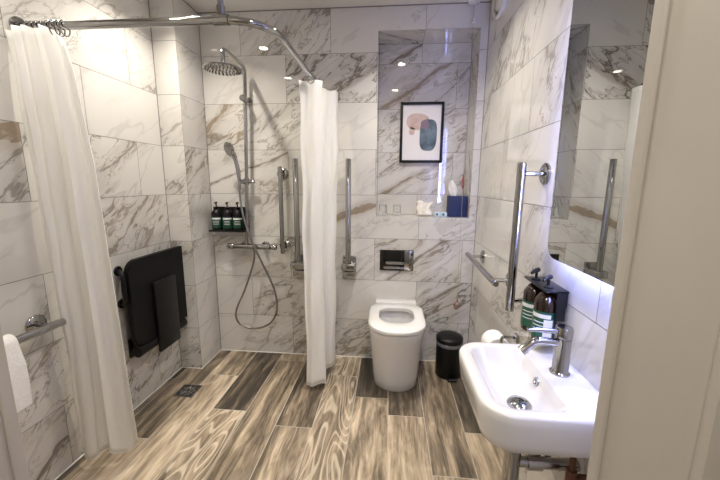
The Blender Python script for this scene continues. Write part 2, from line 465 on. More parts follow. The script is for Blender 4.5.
# floor of wood-look planks, .2 wide, laid towards the back wall
PX = [XL] + [-.11 + .2 * k for k in range(0, 10)] + [W]      # plank edges
PJ = {0: -.4, 1: -.9, 2: -.323, 3: -.653, 4: -1.30, 5: -.748, 6: -1.45, 7: -.465, 8: -.608, 9: -.98, 10: -.702}
tone = {(0, 1): (.2, .8, 0), (0, 0): (.3, .9, 0), (1, 1): (.40, .9, 0), (2, 1): (.55, 1.1, 0), (2, 0): (.64, .9, .25), (3, 1): (.24, .8, 0), (3, 0): (.60, .9, .75), (4, 1): (.56, 1.0, .1), (4, 0): (.5, .9, 0),
        (5, 1): (.30, 1., 0), (5, 0): (.53, .9, .15), (6, 1): (.56, .9, .65), (6, 0): (.55, .9, .6), (7, 1): (.22, .7, 0), (7, 0): (.56, 1.2, .12),
        (8, 1): (.36, .8, 0), (8, 0): (.66, .8, .15), (9, 1): (.47, .9, 0), (9, 0): (.5, .9, .2), (10, 1): (.26, .9, 0), (10, 0): (.62, .8, 0)}
def floor_joints(k): return [PJ.get(k, -.5) + 1.2 * n for n in range(-3, 3)]
def floor_style(k, i):
    js = [YF - .135] + [j for j in floor_joints(k) if YF - .135 + .004 < j < -.004] + [0]
    near_back = (len(js) - 2 - i) == 0
    t = tone.get((k, 1 if near_back else 0), (random.uniform(.35, .65), .9, random.choice((0, .2))))
    return dict(amt=t[0], gold=t[1], x=t[2])
# u runs along the plank (y), v across (x)
class _w: pass
def tiled_floor():
    bm = bmesh.new()
    L1 = bm.loops.layers.float_vector.new('veinco'); L2 = bm.loops.layers.float_vector.new('veinpar')
    g = .0022
    for k in range(len(PX) - 1):
        js = [YF - .135] + [j for j in floor_joints(k) if YF - .131 < j < -.004] + [0]
        for i in range(len(js) - 1):
            st = floor_style(k, i); off = Vector((random.uniform(0, 50), random.uniform(0, 50), random.uniform(0, 50)))
            co = [(PX[k] + g, js[i] + g), (PX[k + 1] - g, js[i] + g), (PX[k + 1] - g, js[i + 1] - g), (PX[k] + g, js[i + 1] - g)]
            fc = bm.faces.new([bm.verts.new((x, y, 0)) for x, y in co]); fc.material_index = 0
            for lp, (x, y) in zip(fc.loops, co):
                lp[L1] = Vector((x * 3.0, y * .62, 0)) + off
                lp[L2] = Vector((st['amt'], st['gold'], st['x']))
    fc = bm.faces.new([bm.verts.new(p) for p in ((XL, YF - .135, -.001), (W, YF - .135, -.001), (W, 0, -.001), (XL, 0, -.001))]); fc.material_index = 1
    n0 = len(bm.faces); box(bm, (XL, YF - .135, -.10), (W, 0, -.0016)); bm.faces.ensure_lookup_table()
    for i in range(n0, len(bm.faces)): bm.faces[i].material_index = 2
    me = bpy.data.meshes.new('floor'); bm.to_mesh(me); bm.free()
    for x in ('wood', 'floor_grout', 'backing'): me.materials.append(M[x])
    return struct(link(bpy.data.objects.new('floor', me)))
tiled_floor()

bm = bmesh.new(); box(bm, (XL - .09, YF, H), (W + .09, .09, H + .08)); struct(build('ceiling', bm, 'ceiling', smooth=False))
# white sealant bead along the foot of the walls and a dark shadow joint at the ceiling
def bead(name, pts, r=.0045, m='sealant'):
    bm = bmesh.new(); tube(bm, pts, r, 8); return struct(build(name, bm, m))
bead('trim_1', [(XL, YF, .001), (XL, -PD, .001), (0, -PD, .001), (0, 0, .001), (W, 0, .001), (W, YF, .001)])

e_ = .0015
bead('trim_2', [(XL, YF, H - e_), (XL, -PD, H - e_), (0, -PD, H - e_), (0, 0, H - e_), (W, 0, H - e_), (W, YF, H - e_)], .004, 'grout')
for n_, (cx, cy) in enumerate(((XL, -PD), (0, 0), (W, 0))): bead('trim_%d' % (n_ + 3), [(cx, cy, .004), (cx, cy, H - .004)], .003, 'grout')
# ------------------------------------------------------------------ door wall, door lining, hall
def bx(name, lo, hi, m, bevel=0., st=True, parent=None):
    bm = bmesh.new(); box(bm, lo, hi, bevel)
    o = build(name, bm, m, parent, smooth=bevel > 0)
    return struct(o) if st and parent is None else o
bm = bmesh.new()
box(bm, (XL - .09, YH + .005, -.02), (DX0 - .02, YF, H + .02)); box(bm, (DX1 + .02, YH + .005, -.02), (W + .09, YF, H + .02)); box(bm, (DX0 - .02, YH + .005, DZ + .02), (DX1 + .02, YF, H + .02))
struct(build('wall_front', bm, 'hall_pale', smooth=False))
door = bpy.data.objects.new('door_1', None); door.location = (DX0, YH, 0); link(door); struct(door)
def dpart(name, bm, m='jamb'):
    o = build(name, bm, m, None); o.parent = door; o.matrix_parent_inverse = Matrix.Translation((-DX0, -YH, 0)); return o
bm = bmesh.new(); box(bm, (DX1, YH, 0), (DX1 + .02, YF + .002, DZ), .002); dpart('door_lining', bm)
bm = bmesh.new(); box(bm, (DX0 - .02, YH, 0), (DX0, YF + .002, DZ), .002); dpart('door_lining', bm)
bm = bmesh.new(); box(bm, (DX0 - .02, YH, DZ), (DX1 + .02, YF + .002, DZ + .02), .002); dpart('door_lining', bm)
bm = bmesh.new(); box(bm, (DX1 - .0045, YF - .0155, 0), (DX1 + .004, YF + .0035, DZ), .003, 3); dpart('corner_bead', bm)
bm = bmesh.new(); box(bm, (DX0 - .004, YF - .0155, 0), (DX0 + .0045, YF + .0035, DZ), .003, 3); dpart('corner_bead', bm)
bm = bmesh.new(); box(bm, (DX1 + .001, YH - .012, 0), (DX1 + .033, YH + .001, DZ + .03), .003); dpart('architrave', bm)
bm = bmesh.new(); box(bm, (DX0 - .033, YH - .012, 0), (DX0 - .001, YH + .001, DZ + .03), .003); dpart('architrave', bm)
bx('wall_hall_right', (DX1 + .02, YH - .004, -.02), (2.6, YH + .004, 2.5), 'hall')
bx('wall_hall_left', (-.7, YH - .004, -.02), (DX0 - .02, YH + .004, 2.5), 'hall_pale')
bx('wall_hall_lintel', (DX0 - .02, YH - .004, DZ + .02), (DX1 + .02, YH + .004, 2.5), 'hall_pale')
bx('wall_hall_back', (-.7, -3.30, -.02), (2.6, -3.22, 2.5), 'hall_pale')
bx('wall_hall_end', (2.52, -3.22, -.02), (2.6, YH - .004, 2.5), 'hall_pale')
bx('wall_hall_far', (-.78, -3.22, -.02), (-.7, YH - .004, 2.5), 'hall_pale')
bx('ceiling_hall', (-.7, -3.22, 2.44), (2.52, YH - .004, 2.5), 'ceiling')
bx('floor_hall', (-.7, -3.22, -.08), (2.52, YF - .135, -.0005), 'carpet')

# ------------------------------------------------------------------ lamps and the added hall fill
def lampspot(x, y, label, watt, lens='lamp'):
    t = thing('ceiling_light', label, 'light', (x, y, H), 'recessed ceiling lights')
    bm = bmesh.new(); lathe(bm, [(.034, -.0015), (.036, -.006), (.046, -.006), (.049, -.002), (.049, 0), (.034, 0)], n=32); build('trim_ring', bm, 'whiteplastic', t)
    bm = bmesh.new(); lathe(bm, [(0, -.003), (.0335, -.003), (.0335, -.001), (0, -.001)], n=24); build('lens', bm, lens, t)
    ld = bpy.data.lights.new('downlight', 'AREA'); ld.shape = 'DISK'; ld.size = .066; ld.spread = math.radians(124)
    ld.energy = watt; ld.color = (1, .932, .83)
    lo = bpy.data.objects.new('downlight', ld); lo.location = (0, 0, -.007); link(lo, t)
lampspot(.215, -.585, 'recessed round ceiling light above the rain shower', 9.5)
lampspot(1.355, -.59, 'recessed round ceiling light above the toilet', 9.5)
lampspot(1.31, -1.47, 'recessed round ceiling light in front of the mirror and basin', 4.3, 'lamp_soft')
lampspot(.175, -1.37, 'recessed round ceiling light near the wall with the hanging towel', 4.6, 'lamp_soft')
hl = bpy.data.lights.new('hall_fill', 'AREA'); hl.energy = 20; hl.size = .5; hl.color = (1, .94, .86)  # unseen area light added in the hall to brighten the door lining
ho = bpy.data.objects.new('hall_fill', hl); ho.location = (1.0, -2.75, 2.42); link(ho)

# ------------------------------------------------------------------ chrome helpers
def flange(bm, c, axis, r=.036, t=.009):
    lathe(bm, [(0, 0), (r, 0), (r, t * .6), (r * .88, t), (r * .35, t * 1.2), (0, t * 1.2)], c, axis, 28)

# curtain rail: from the left wall along x, round the corner, to the back wall
RY, RZ, RX = -1.018, 1.857, .826
rail = thing('curtain_rail', 'L-shaped chrome shower curtain rail hung from a ceiling rod', 'curtain rail', (XL, RY, RZ))
def loc_of(o): return Matrix.Translation(-o.location)
def part(name, bm, m, par, **kw):
    """a part whose mesh is given in world coordinates"""
    base = par
    off = Vector((0, 0, 0))
    while base is not None: off += base.location; base = base.parent
    bmesh.ops.translate(bm, verts=bm.verts[:], vec=-off)
    return build(name, bm, m, par, **kw)
bm = bmesh.new(); tube(bm, fillet([(XL + .004, RY, RZ), (RX, RY, RZ), (RX, -.004, RZ)], .17, 14), .0145, 16); part('rail', bm, 'chrome', rail)
bm = bmesh.new(); flange(bm, (XL, RY, RZ), (1, 0, 0), .036, .012); part('wall_flange', bm, 'chrome', rail)
bm = bmesh.new(); flange(bm, (RX, 0, RZ), (0, -1, 0), .036, .012); part('wall_flange', bm, 'chrome', rail)
bm = bmesh.new(); tube(bm, [(.655, RY, RZ + .014), (.655, RY, H - .002)], .0105, 14); rod = part('ceiling_rod', bm, 'chrome', rail)
bm = bmesh.new(); tube(bm, [(.627, RY, RZ), (.683, RY, RZ)], .019, 16); tube(bm, [(.655, RY, RZ + .012), (.655, RY, RZ + .045)], .0155, 14); part('tee_connector', bm, 'chrome', rail)
bm = bmesh.new(); flange(bm, (.655, RY, H), (0, 0, -1), .034, .01); part('ceiling_flange', bm, 'chrome', rail)

# curtains
def curtain(name, label, P, ns, nt, rings):
    """P(s, t) -> point; s across the cloth 0..1, t from the top 0 to the hem 1"""
    t = thing(name, label, 'curtain', P(.5, 1), None)
    bm = bmesh.new(); g = [[bm.verts.new(P(i / ns, j / nt)) for i in range(ns + 1)] for j in range(nt + 1)]
    for j in range(nt):
        for i in range(ns): bm.faces.new((g[j][i], g[j][i + 1], g[j + 1][i + 1], g[j + 1][i]))
    o = part('cloth', bm, 'curtain', t, angle=80)
    md = o.modifiers.new('thickness', 'SOLIDIFY'); md.thickness = .0016; md.offset = 0
    # stitched hem along the foot and the edge
    bm = bmesh.new(); tube(bm, [P(i / ns, 1) for i in range(ns + 1)], .0022, 6); part('hem', bm, 'curtain', t)
    for c, ax in rings:
        bm = bmesh.new(); u, w = (Vector((0, 1, 0)), Vector((0, 0, 1))) if ax == 'x' else (Vector((1, 0, 0)), Vector((0, 0, 1)))
        tube(bm, [Vector(c) + .0215 * (math.cos(a) * u) + (math.sin(a) * .027 - .0085) * w for a in (2 * PI * k / 20 for k in range(20))], .0022, 8, closed=True)
        part('curtain_ring', bm, 'chrome', t)
    return t
def interp(t, tab):
    for (a, x), (b, y) in zip(tab, tab[1:]):
        if t <= b: k = (t - a) / (b - a); return x + (y - x) * k
    return tab[-1][1]
def P_left(s, t):
    z_top = 1.843 - .004 * math.sin(s * 16) - .055 * max(0, (s - .84) / .16) ** 1.5 - .016 * max(0, .14 - s) / .14
    z = z_top + (.062 - .018 * math.cos(2 * PI * (2.1 * s + .30)) - z_top) * t
    x0 = interp(t, [(0, -.142), (.1, -.134), (.3, -.130), (.7, -.118), (1, -.128)])
    x1 = interp(t, [(0, .034), (.06, .058), (.27, .098), (.5, .111), (.65, .120), (1, .134)])
    f = 2 * PI * (2.1 * s + .30)
    y = RY - .010 - .035 * (1 - s) * (1 - .4 * t) + (.012 + .012 * t) * math.sin(f + .5 * math.sin(2.0 * t + s))
    y += (.010 - .005 * t) * math.sin(2.6 * f + 1.3 + 1.1 * t) + .003 * math.sin(27 * t + 9 * s) * (1 - s)
    if s < .17: y -= .022 * (1 - s / .17) * (1 - .5 * t)
    y -= .055 * t * t * math.exp(-((s - .40) / .17) ** 2)
    x = x0 + (x1 - x0) * (s + .018 * math.sin(2 * f + .6 + 1.0 * t))
    return Vector((max(x, XL + .006), y, z))
curtain('shower_curtain', 'white shower curtain gathered at the left wall end of the rail', P_left, 120, 60,
        [((XL + .040 + .021 * k, RY, RZ), 'x') for k in range(8)])
def P_right(s, t):
    z_top = 1.842 - .004 * math.sin(s * 18)
    y0 = interp(t, [(0, -.36), (1, -.44)]); y1 = interp(t, [(0, -.06), (1, -.16)])
    z = z_top + (.034 + .03 * s - z_top) * t
    # flat panel facing the door, then a fold back and a second panel behind it
    xs = [(0, -.070), (.30, .060), (.42, .045), (.50, -.03), (.58, -.035), (.72, .050), (.92, .098), (1, .095)]
    ys = [(0, .0), (.30, .10), (.42, .30), (.50, .36), (.58, .44), (.72, .60), (.92, .85), (1, 1.)]
    x = RX + interp(s, xs) * (1 - .10 * t - (.12 * t if s > .7 else 0)) + .014 * t + .006 * math.sin(14 * s + 2.2 * t) + .003 * math.sin(24 * t + 9 * s) + .004 * math.sin(9 * t)
    y = y0 + (y1 - y0) * interp(s, ys) + .012 * math.sin(26 * s + 1.5 * t) + .004 * math.sin(21 * t + 13 * s)
    return Vector((x, y, z))
curtain('shower_curtain', 'white shower curtain hanging bunched near the back wall beside the toilet', P_right, 110, 60,
        [((RX, -.36 + .045 * k, RZ), 'y') for k in range(6)])

# ------------------------------------------------------------------ shower set
SX, SY = .292, -.062
sh = thing('shower_set', 'chrome rain shower with riser pipe, hand shower and bar valve', 'shower', (SX, 0, .83))
bm = bmesh.new()
tube(bm, fillet([(.276, SY, .845), (.300, SY, 1.30), (.323, SY, 2.012), (.384, -.478, 1.972), (.384, -.478, 1.885)], .045, 8), .012, 16)
part('riser_pipe', bm, 'chrome', sh)
HC = (.375, -.478, 1.866)
bm = bmesh.new(); lathe(bm, [(0, .026), (.016, .024), (.018, .012), (.03, .007), (.095, .004), (.1, 0), (.1, -.004), (.094, -.006), (0, -.006)], (.384, -.478, 1.868), (0, 0, 1), 40)
head = part('rain_head', bm, 'chrome', sh)
bm = bmesh.new()
for rr, n in ((.018, 6), (.036, 12), (.054, 18), (.072, 24), (.088, 28)):
    for k in range(n):
        a = 2 * PI * k / n; c = (.384 + rr * math.cos(a), -.478 + rr * math.sin(a), 1.8625)
        lathe(bm, [(.0034, 0), (.0026, -.004), (0, -.004)], c, (0, 0, 1), 6)
o = part('nozzles', bm, 'darksteel', head)
bm = bmesh.new(); tube(bm, [(.318, -.001, 1.815), (.317, -.085, 1.815)], .012, 14); flange(bm, (.318, 0, 1.815), (0, -1, 0), .026, .008)
lathe(bm, [(0, 0), (.019, 0), (.021, .008), (.021, .03), (.017, .036), (0, .036)], (.317, -.075, 1.815), (0, -1, 0), 24); part('wall_bracket', bm, 'chrome', sh)
# bar valve
bm = bmesh.new(); tube(bm, [(.185, -.065, .834), (.445, -.065, .834)], .019, 20); lathe(bm, [(.030, 0), (.030, .006), (.02, .009), (.013, .02), (.013, .05)], (.238, 0, .834), (0, -1, 0), 24)
lathe(bm, [(.030, 0), (.030, .006), (.02, .009), (.013, .02), (.013, .05)], (.392, 0, .834), (0, -1, 0), 24)
tube(bm, [(.276, SY, .834), (.276, SY, .872)], .014, 14); tube(bm, [(.336, -.066, .826), (.336, -.066, .80)], .011, 12)
valve = part('bar_valve', bm, 'chrome', sh)
for a, b in ((.136, .183), (.447, .492)):
    bm = bmesh.new(); tube(bm, [(a, -.065, .834), (a + .004, -.065, .834), (b - .004, -.065, .834), (b, -.065, .834)], [.018, .0205, .0205, .018], 18); part('control_knob', bm, 'chrome', valve)
# slider, hand shower, hose
bm = bmesh.new(); tube(bm, [(.262, -.105, 1.285), (.30, SY, 1.285), (.355, SY, 1.285)], [.014, .017, .009], 14); tube(bm, [(.2985, SY, 1.262), (.2995, SY, 1.308)], .0165, 16); part('handset_slider', bm, 'chrome', sh)
bm = bmesh.new()
tube(bm, spline([(.268, -.112, 1.235), (.270, -.112, 1.30), (.265, -.116, 1.37), (.252, -.122, 1.44), (.238, -.13, 1.482)], 6), [.011] * 8 + [.0135] * 10 + [.017] * 7, 14)
lathe(bm, [(0, .014), (.030, .013), (.047, .004), (.049, -.006), (.045, -.011), (0, -.012)], (.231, -.144, 1.492), Vector((.5, .75, .3)), 28)
hs = part('hand_shower', bm, 'chrome', sh)
bm = bmesh.new(); lathe(bm, [(.036, -.0115), (.035, -.0135), (0, -.0135)], (.231, -.144, 1.492), Vector((.5, .75, .3)), 24); part('spray_face', bm, 'chrome', hs)
bm = bmesh.new()
tube(bm, spline([(.336, -.066, .80), (.318, -.075, .70), (.255, -.085, .52), (.190, -.09, .38), (.185, -.092, .30), (.235, -.092, .245), (.345, -.092, .237), (.445, -.092, .29), (.490, -.092, .40), (.470, -.095, .55), (.400, -.10, .72), (.335, -.108, .88), (.290, -.112, 1.03), (.272, -.112, 1.15), (.268, -.112, 1.235)], 9), .0068, 12)
part('hose', bm, 'hose', sh)

# ------------------------------------------------------------------ soap rack in the shower with three bottles
rk = thing('soap_rack', 'black wall rack for three pump bottles in the shower corner', 'rack', (.145, 0, .94))
bm = bmesh.new(); box(bm, (.018, -.012, .955), (.274, -.0005, 1.108), .003); 
box(bm, (.262, -.082, .945), (.274, -.010, 1.105), .002); part('back_plate', bm, 'blacksatin', rk)
bm = bmesh.new(); box(bm, (.016, -.086, .938), (.274, -.0005, .948), .002); part('shelf', bm, 'blacksatin', rk)
def bottle(name, label, x, y, z, r, h, face, group, m_body='amber', wide=False, PT=1.25, lm='green'):
    """pump bottle; face = outward direction of the label"""
    t = thing(name, label, 'bottle', (x, y, z), group)
    bm = bmesh.new(); lathe(bm, [(0, 0), (r * .9, 0), (r, .004), (r, h * .74), (r * .93, h * .82), (r * .62, h * .92), (r * .36, h * .96), (r * .36, h), (0, h)], n=32); build('body', bm, m_body, t)
    a0 = math.atan2(face[1], face[0]); span = 1.25
    def patch(nm, m, z0, z1, rad, s0=-span, s1=span, par=t):
        bm = bmesh.new(); n = 18
        rows = [[bm.verts.new((rad * math.cos(a0 + s0 + (s1 - s0) * k / n), rad * math.sin(a0 + s0 + (s1 - s0) * k / n), zz)) for k in range(n + 1)] for zz in (z0, z1)]
        for k in range(n): bm.faces.new((rows[0][k], rows[0][k + 1], rows[1][k + 1], rows[1][k]))
        return build(nm, bm, m, par)
    lab = patch('label', lm, h * .10, h * .62, r + .0008)
    patch('label_band', 'whitelabel', h * .50, h * .575, r + .0012, -span * .72, span * .72, lab)
    for q in (.41, .34, .27): patch('label_line', 'whitelabel', h * q, h * (q + .018), r + .0012, -span * .5, span * .45, lab)
    if wide: patch('label_panel', 'whitelabel', h * .12, h * .48, r + .0013, wide[0], wide[1], lab)
    bm = bmesh.new(); lathe(bm, [(r * .45, h * .985), (r * .45, h * 1.06), (r * .2, h * 1.075), (r * .13, h * 1.08), (r * .13, h * PT), (0, h * PT)], n=20)
    dx, dy = math.cos(a0), math.sin(a0)
    tube(bm, [(-dx * r * .3, -dy * r * .3, h * (PT + .01)), (dx * r * .5, dy * r * .5, h * (PT + .012)), (dx * r * 1.05, dy * r * 1.05, h * (PT - .02))], [r * .24, r * .2, r * .12], 10)
    build('pump', bm, 'black', t)
    return t
for i, (x, wrd) in enumerate(((.062, 'leftmost, nearest the corner'), (.142, 'between the other two'), (.216, 'rightmost, nearest the riser'))):
    bottle('soap_bottle', 'dark pump bottle with green label in shower rack, ' + wrd, x, -.047, .9485, .0355, .150, (.3, -1), 'pump bottles in the shower rack', 'black')

# ------------------------------------------------------------------ folded shower seat on the left wall
seat = thing('folding_shower_bench', 'black folding shower seat folded up against the left wall', 'seat', (XL, -.46, .30))
fx = lambda u, v, d: Vector((XL + d, u, v))
bm = bmesh.new()
prism(bm, rrect(-.722, .385, -.225, .868, [.05, .03, .02, .06], 8), fx, .045, .075)
bmesh.ops.bevel(bm, geom=[e for e in bm.edges if abs((e.verts[0].co - e.verts[1].co).x) < 1e-5], offset=.006, segments=2, affect='EDGES'); part('seat_panel', bm, 'seatblack', seat)
bm = bmesh.new(); box(bm, (XL + .078, -.570, .285), (XL + .100, -.385, .712), .006, 3); part('support_leg', bm, 'blacksatin', seat)
bm = bmesh.new(); tube(bm, [(XL + .055, -.70, .352), (XL + .055, -.29, .352)], .032, 16); part('hinge_tube', bm, 'black', seat)
for y in (-.66, -.34):
    bm = bmesh.new(); box(bm, (XL + .0005, y - .035, .31), (XL + .012, y + .035, .42), .003); box(bm, (XL + .01, y - .02, .335), (XL + .06, y + .02, .395), .006); part('hinge_bracket', bm, 'black', seat)
bm = bmesh.new(); tube(bm, spline([(XL + .003, -.705, .815), (XL + .05, -.735, .80), (XL + .055, -.74, .72), (XL + .05, -.735, .65), (XL + .003, -.705, .635)], 6), .012, 12); tube(bm, [(XL + .05, -.735, .66), (XL + .055, -.71, .655)], .01, 10); flange(bm, (XL, -.705, .815), (1, 0, 0), .026); flange(bm, (XL, -.705, .635), (1, 0, 0), .026); part('side_bracket', bm, 'black', seat)

# ------------------------------------------------------------------ floor drain
dr = thing('floor_drain', 'square chrome floor drain grate in the shower corner', 'drain', (.052, -.512, 0)); dr.scale = (1.2, 1.2, 1)
bm = bmesh.new()
for lo, hi in (((-.05, -.05, 0), (.05, -.044, .003)), ((-.05, .044, 0), (.05, .05, .003)), ((-.05, -.044, 0), (-.044, .044, .003)), ((.044, -.044, 0), (.05, .044, .003))): box(bm, lo, hi)
build('frame', bm, 'chrome', dr, smooth=False)
bm = bmesh.new(); box(bm, (-.044, -.044, 0), (.044, .044, .0008)); build('gap', bm, 'gap_shade', dr, smooth=False)  # near-black plate painted in for the shaded hollow under the grate
bm = bmesh.new()
for a in range(8):
    t_ = a * PI / 4; tube(bm, [(.008 * math.cos(t_), .008 * math.sin(t_), .002), (.040 * math.cos(t_ + .15), .040 * math.sin(t_ + .15), .002)], .0035, 8)
for rr in (.014, .030): tube(bm, [(rr * math.cos(2 * PI * k / 24), rr * math.sin(2 * PI * k / 24), .002) for k in range(24)], .0022, 6, closed=True)
build('grate', bm, 'steel', dr)

# ------------------------------------------------------------------ grab rails
def grab(name, label, a, b, normal, off, posts, r=.016):
    a, b, nrm = Vector(a), Vector(b), Vector(normal)
    t = thing(name, label, 'grab rail', a)
    bm = bmesh.new(); d = (b - a).normalized(); L = (b - a).length
    prof = [(0, 0), (r * .8, 0), (r, .003), (r, L - .003), (r * .8, L), (0, L)]
    lathe(bm, prof, a + nrm * off, d, 24); part('bar', bm, 'chrome', t)
    for q in posts:
        c = a + d * q
        bm = bmesh.new(); tube(bm, [c + nrm * .004, c + nrm * (off - r * .4)], .0095, 14); flange(bm, c, nrm, .040, .011); part('wall_mount', bm, 'chrome', t)
    return t
grab('grab_rail', 'vertical chrome grab rail beside the shower hose', (.535, 0, .79), (.535, 0, 1.385), (0, -1, 0), .062, (.045, .55), .015)
grab('grab_rail', 'vertical chrome grab rail beside the mirror above the basin', (W, -.955, .776), (W, -.955, 1.362), (-1, 0, 0), .09, (.045, .545), .0165)
grab('grab_rail', 'horizontal chrome grab rail on the right wall near the toilet', (W, -.175, .842), (W, -.755, .825), (-1, 0, 0), .085, (.05, .52), .0155)
grab('grab_rail', 'horizontal chrome grab rail on the left wall carrying a white towel', (XL, -1.092, .705), (XL, -1.66, .712), (1, 0, 0), .08, (.042, .51), .016)

def drop_rail(label, x):
    """hinged support arm folded up against the back wall"""
    t = thing('drop_down_rail', label, 'grab rail', (x, 0, .70))
    bm = bmesh.new(); box(bm, (x - .048, -.012, .615), (x + .048, -.0005, .775), .003); part('wall_plate', bm, 'steel', t)
    bm = bmesh.new(); tube(bm, [(x, -.085, .725), (x, -.085, 1.432), (x, -.085, 1.436)], [.0185, .0185, .0165], 20); part('folding_arm', bm, 'chrome', t)
    bm = bmesh.new(); box(bm, (x - .046, -.112, .690), (x + .046, -.010, .737), .006, 3); part('hinge_block', bm, 'chrome', t)
    bm = bmesh.new(); box(bm, (x - .044, -.06, .622), (x + .044, -.012, .668), .004, 2); part('hinge_base', bm, 'steel', t)
    for s in (-1, 1):
        bm = bmesh.new(); lathe(bm, [(0, 0), (.006, 0), (.006, .003), (0, .004)], (x + s * .034, -.012, .758), (0, -1, 0), 12); part('screw', bm, 'darksteel', t)
drop_rail('chrome folded-up support rail on the shower side of the bunched curtain', .648)
drop_rail('chrome folded-up support rail between the bunched curtain and the toilet', 1.0)

# towel over the left rail
bm = bmesh.new()
def towel_p(s, t):
    # t runs front hem -> over the bar -> back hem
    y = -1.285 - s * .33
    front, back, R_ = .405, .36, .024
    if t < .47: k = t / .47; dx = R_ + .012 + .006 * math.sin(9 * s + 3 * k); z = .712 - front * (1 - k) * .6
    elif t < .55: a = (t - .47) / .08 * PI; dx = R_ * math.cos(a); z = .712 + R_ * math.sin(a)
    else: k = (t - .55) / .45; dx = -R_ - .004; z = .712 - back * k * .6
    if t < .47: dx = R_ + (dx - R_) * min(1, (1 - t / .47) * 3)
    return Vector((XL + .08 + dx, y, z))
for th in (0,):
    g = [[bm.verts.new(towel_p(i / 24, j / 80)) for i in range(25)] for j in range(81)]
    for j in range(80):
        for i in range(24): bm.faces.new((g[j][i], g[j][i + 1], g[j + 1][i + 1], g[j + 1][i]))
o = build('towel', bm, 'towel', angle=80); md = o.modifiers.new('thickness', 'SOLIDIFY'); md.thickness = .013; md.offset = 0
md = o.modifiers.new('soften', 'BEVEL'); md.width = .004; md.segments = 2
tag(o, 'white folded towel hanging over the left wall grab rail', 'towel')

# ------------------------------------------------------------------ niche contents
pic = thing('picture_frame', 'black framed abstract print of two blobs in the wall niche', 'picture', (1.489, ND, 1.425))
px0, px1, pz0, pz1 = 1.337, 1.640, 1.428, 1.844
bm = bmesh.new(); fr = .018
for lo, hi in (((px0, ND - .024, pz0), (px1, ND - .001, pz0 + fr)), ((px0, ND - .024, pz1 - fr), (px1, ND - .001, pz1)), ((px0, ND - .024, pz0 + fr), (px0 + fr, ND - .001, pz1 - fr)), ((px1 - fr, ND - .024, pz0 + fr), (px1, ND - .001, pz1 - fr))): box(bm, lo, hi, .0015)
part('frame', bm, 'black', pic)
bm = bmesh.new(); box(bm, (px0 + fr - .002, ND - .012, pz0 + fr - .002), (px1 - fr + .002, ND - .004, pz1 - fr + .002)); pr = part('print', bm, 'artpaper', pic, smooth=False)
def blob(nm, m, cx, cz, rx, rz, d, e=2.4, rot=0., par=None, sk=0.):
    bm = bmesh.new(); pts = []
    for k in range(48):
        a = 2 * PI * k / 48; c, s = math.cos(a), math.sin(a)
        u = rx * math.copysign(abs(c) ** (2 / e), c); v = rz * math.copysign(abs(s) ** (2 / e), s); u += sk * v
        pts.append((cx + u * math.cos(rot) - v * math.sin(rot), cz + u * math.sin(rot) + v * math.cos(rot)))
    prism(bm, pts, lambda u, v, dd: Vector((u, ND - .012 - dd, v)), 0, d); return part(nm, bm, m, par or pr)
pcx = (px0 + px1) / 2
blob('pink_shape', 'artpink', pcx - .028, 1.712, .080, .056, .0006, 2.4, -.05)
blob('pink_stem', 'artpink', pcx - .068, 1.648, .020, .026, .0006, 3)
blob('blue_shape', 'artblue', pcx + .048, 1.620, .060, .108, .0010, 3.2, -.03)
blob('overlap_shape', 'artplum', pcx + .024, 1.694, .030, .031, .0014, 2.4, .3)
for x, lb in ((1.228, 'clear upturned glass at the left end of the niche shelf'), (1.326, 'clear upturned glass in the niche nearer the cream pouch')):
    bm = bmesh.new(); lathe(bm, [(.0285, 0), (.0272, .001), (.0235, .060), (.0215, .070), (0, .071), (0, .079), (.0235, .079), (.0252, .074), (.0300, 0), (.0285, 0)], n=32)
    tag(build('drinking_glass', bm, 'glass', loc=(x, .10, NZ0 + .0005)), lb, 'glass', 'upturned glasses in the niche')
# cream pouch
bm = bmesh.new(); nx, nz = 22, 22
def pouch_p(i, j, s):
    u, v = i / nx, j / nz
    e = max(0., (1 - (2 * u - 1) ** 4) * (1 - (2 * v - 1) ** 6)) ** .5
    x = 1.520 + (u - .5) * (.118 - .016 * math.sin(v * PI)); z = NZ0 + .001 + v * (.098 + .008 * math.sin(u * 7))
    y = .115 + .02 * v - s * (.022 * e * (1.1 - .5 * v) + .004 * math.sin(u * 13 + 4 * v) * e)
    return Vector((x + .006 * math.sin(v * 9), y, z))
for s in (1, -1):
    g = [[bm.verts.new(pouch_p(i, j, s)) for i in range(nx + 1)] for j in range(nz + 1)]
    for j in range(nz):
        for i in range(nx): bm.faces.new((g[j][i], g[j][i + 1], g[j + 1][i + 1], g[j + 1][i]))
bmesh.ops.remove_doubles(bm, verts=bm.verts[:], dist=1e-4)
tag(build('cloth_pouch', bm, 'pouch', angle=80), 'crumpled cream cloth pouch standing in the middle of the niche shelf', 'pouch')
for x, lb in ((1.610, 'small pale blue packet in the niche beside the cream pouch'), (1.654, 'small pale blue packet in the niche beside the navy tissue box')):
    t = thing('toiletry_packet', lb, 'packet', (x, .085, NZ0), 'small pale blue packets in the niche')
    bm = bmesh.new(); box(bm, (-.020, -.014, .0005), (.020, .014, .030), .002); build('carton', bm, 'cup', t)
    bm = bmesh.new(); box(bm, (-.012, -.0148, .008), (.002, -.0138, .022)); build('printed_patch', bm, 'cupdark', t, smooth=False)
tb = thing('tissue_box', 'navy blue cube tissue box with a tissue pulled out', 'tissue box', (1.744, .115, NZ0))
bm = bmesh.new(); box(bm, (-.060, -.06, .0005), (.060, .06, .143), .003); build('box', bm, 'navy', tb)
bm = bmesh.new()
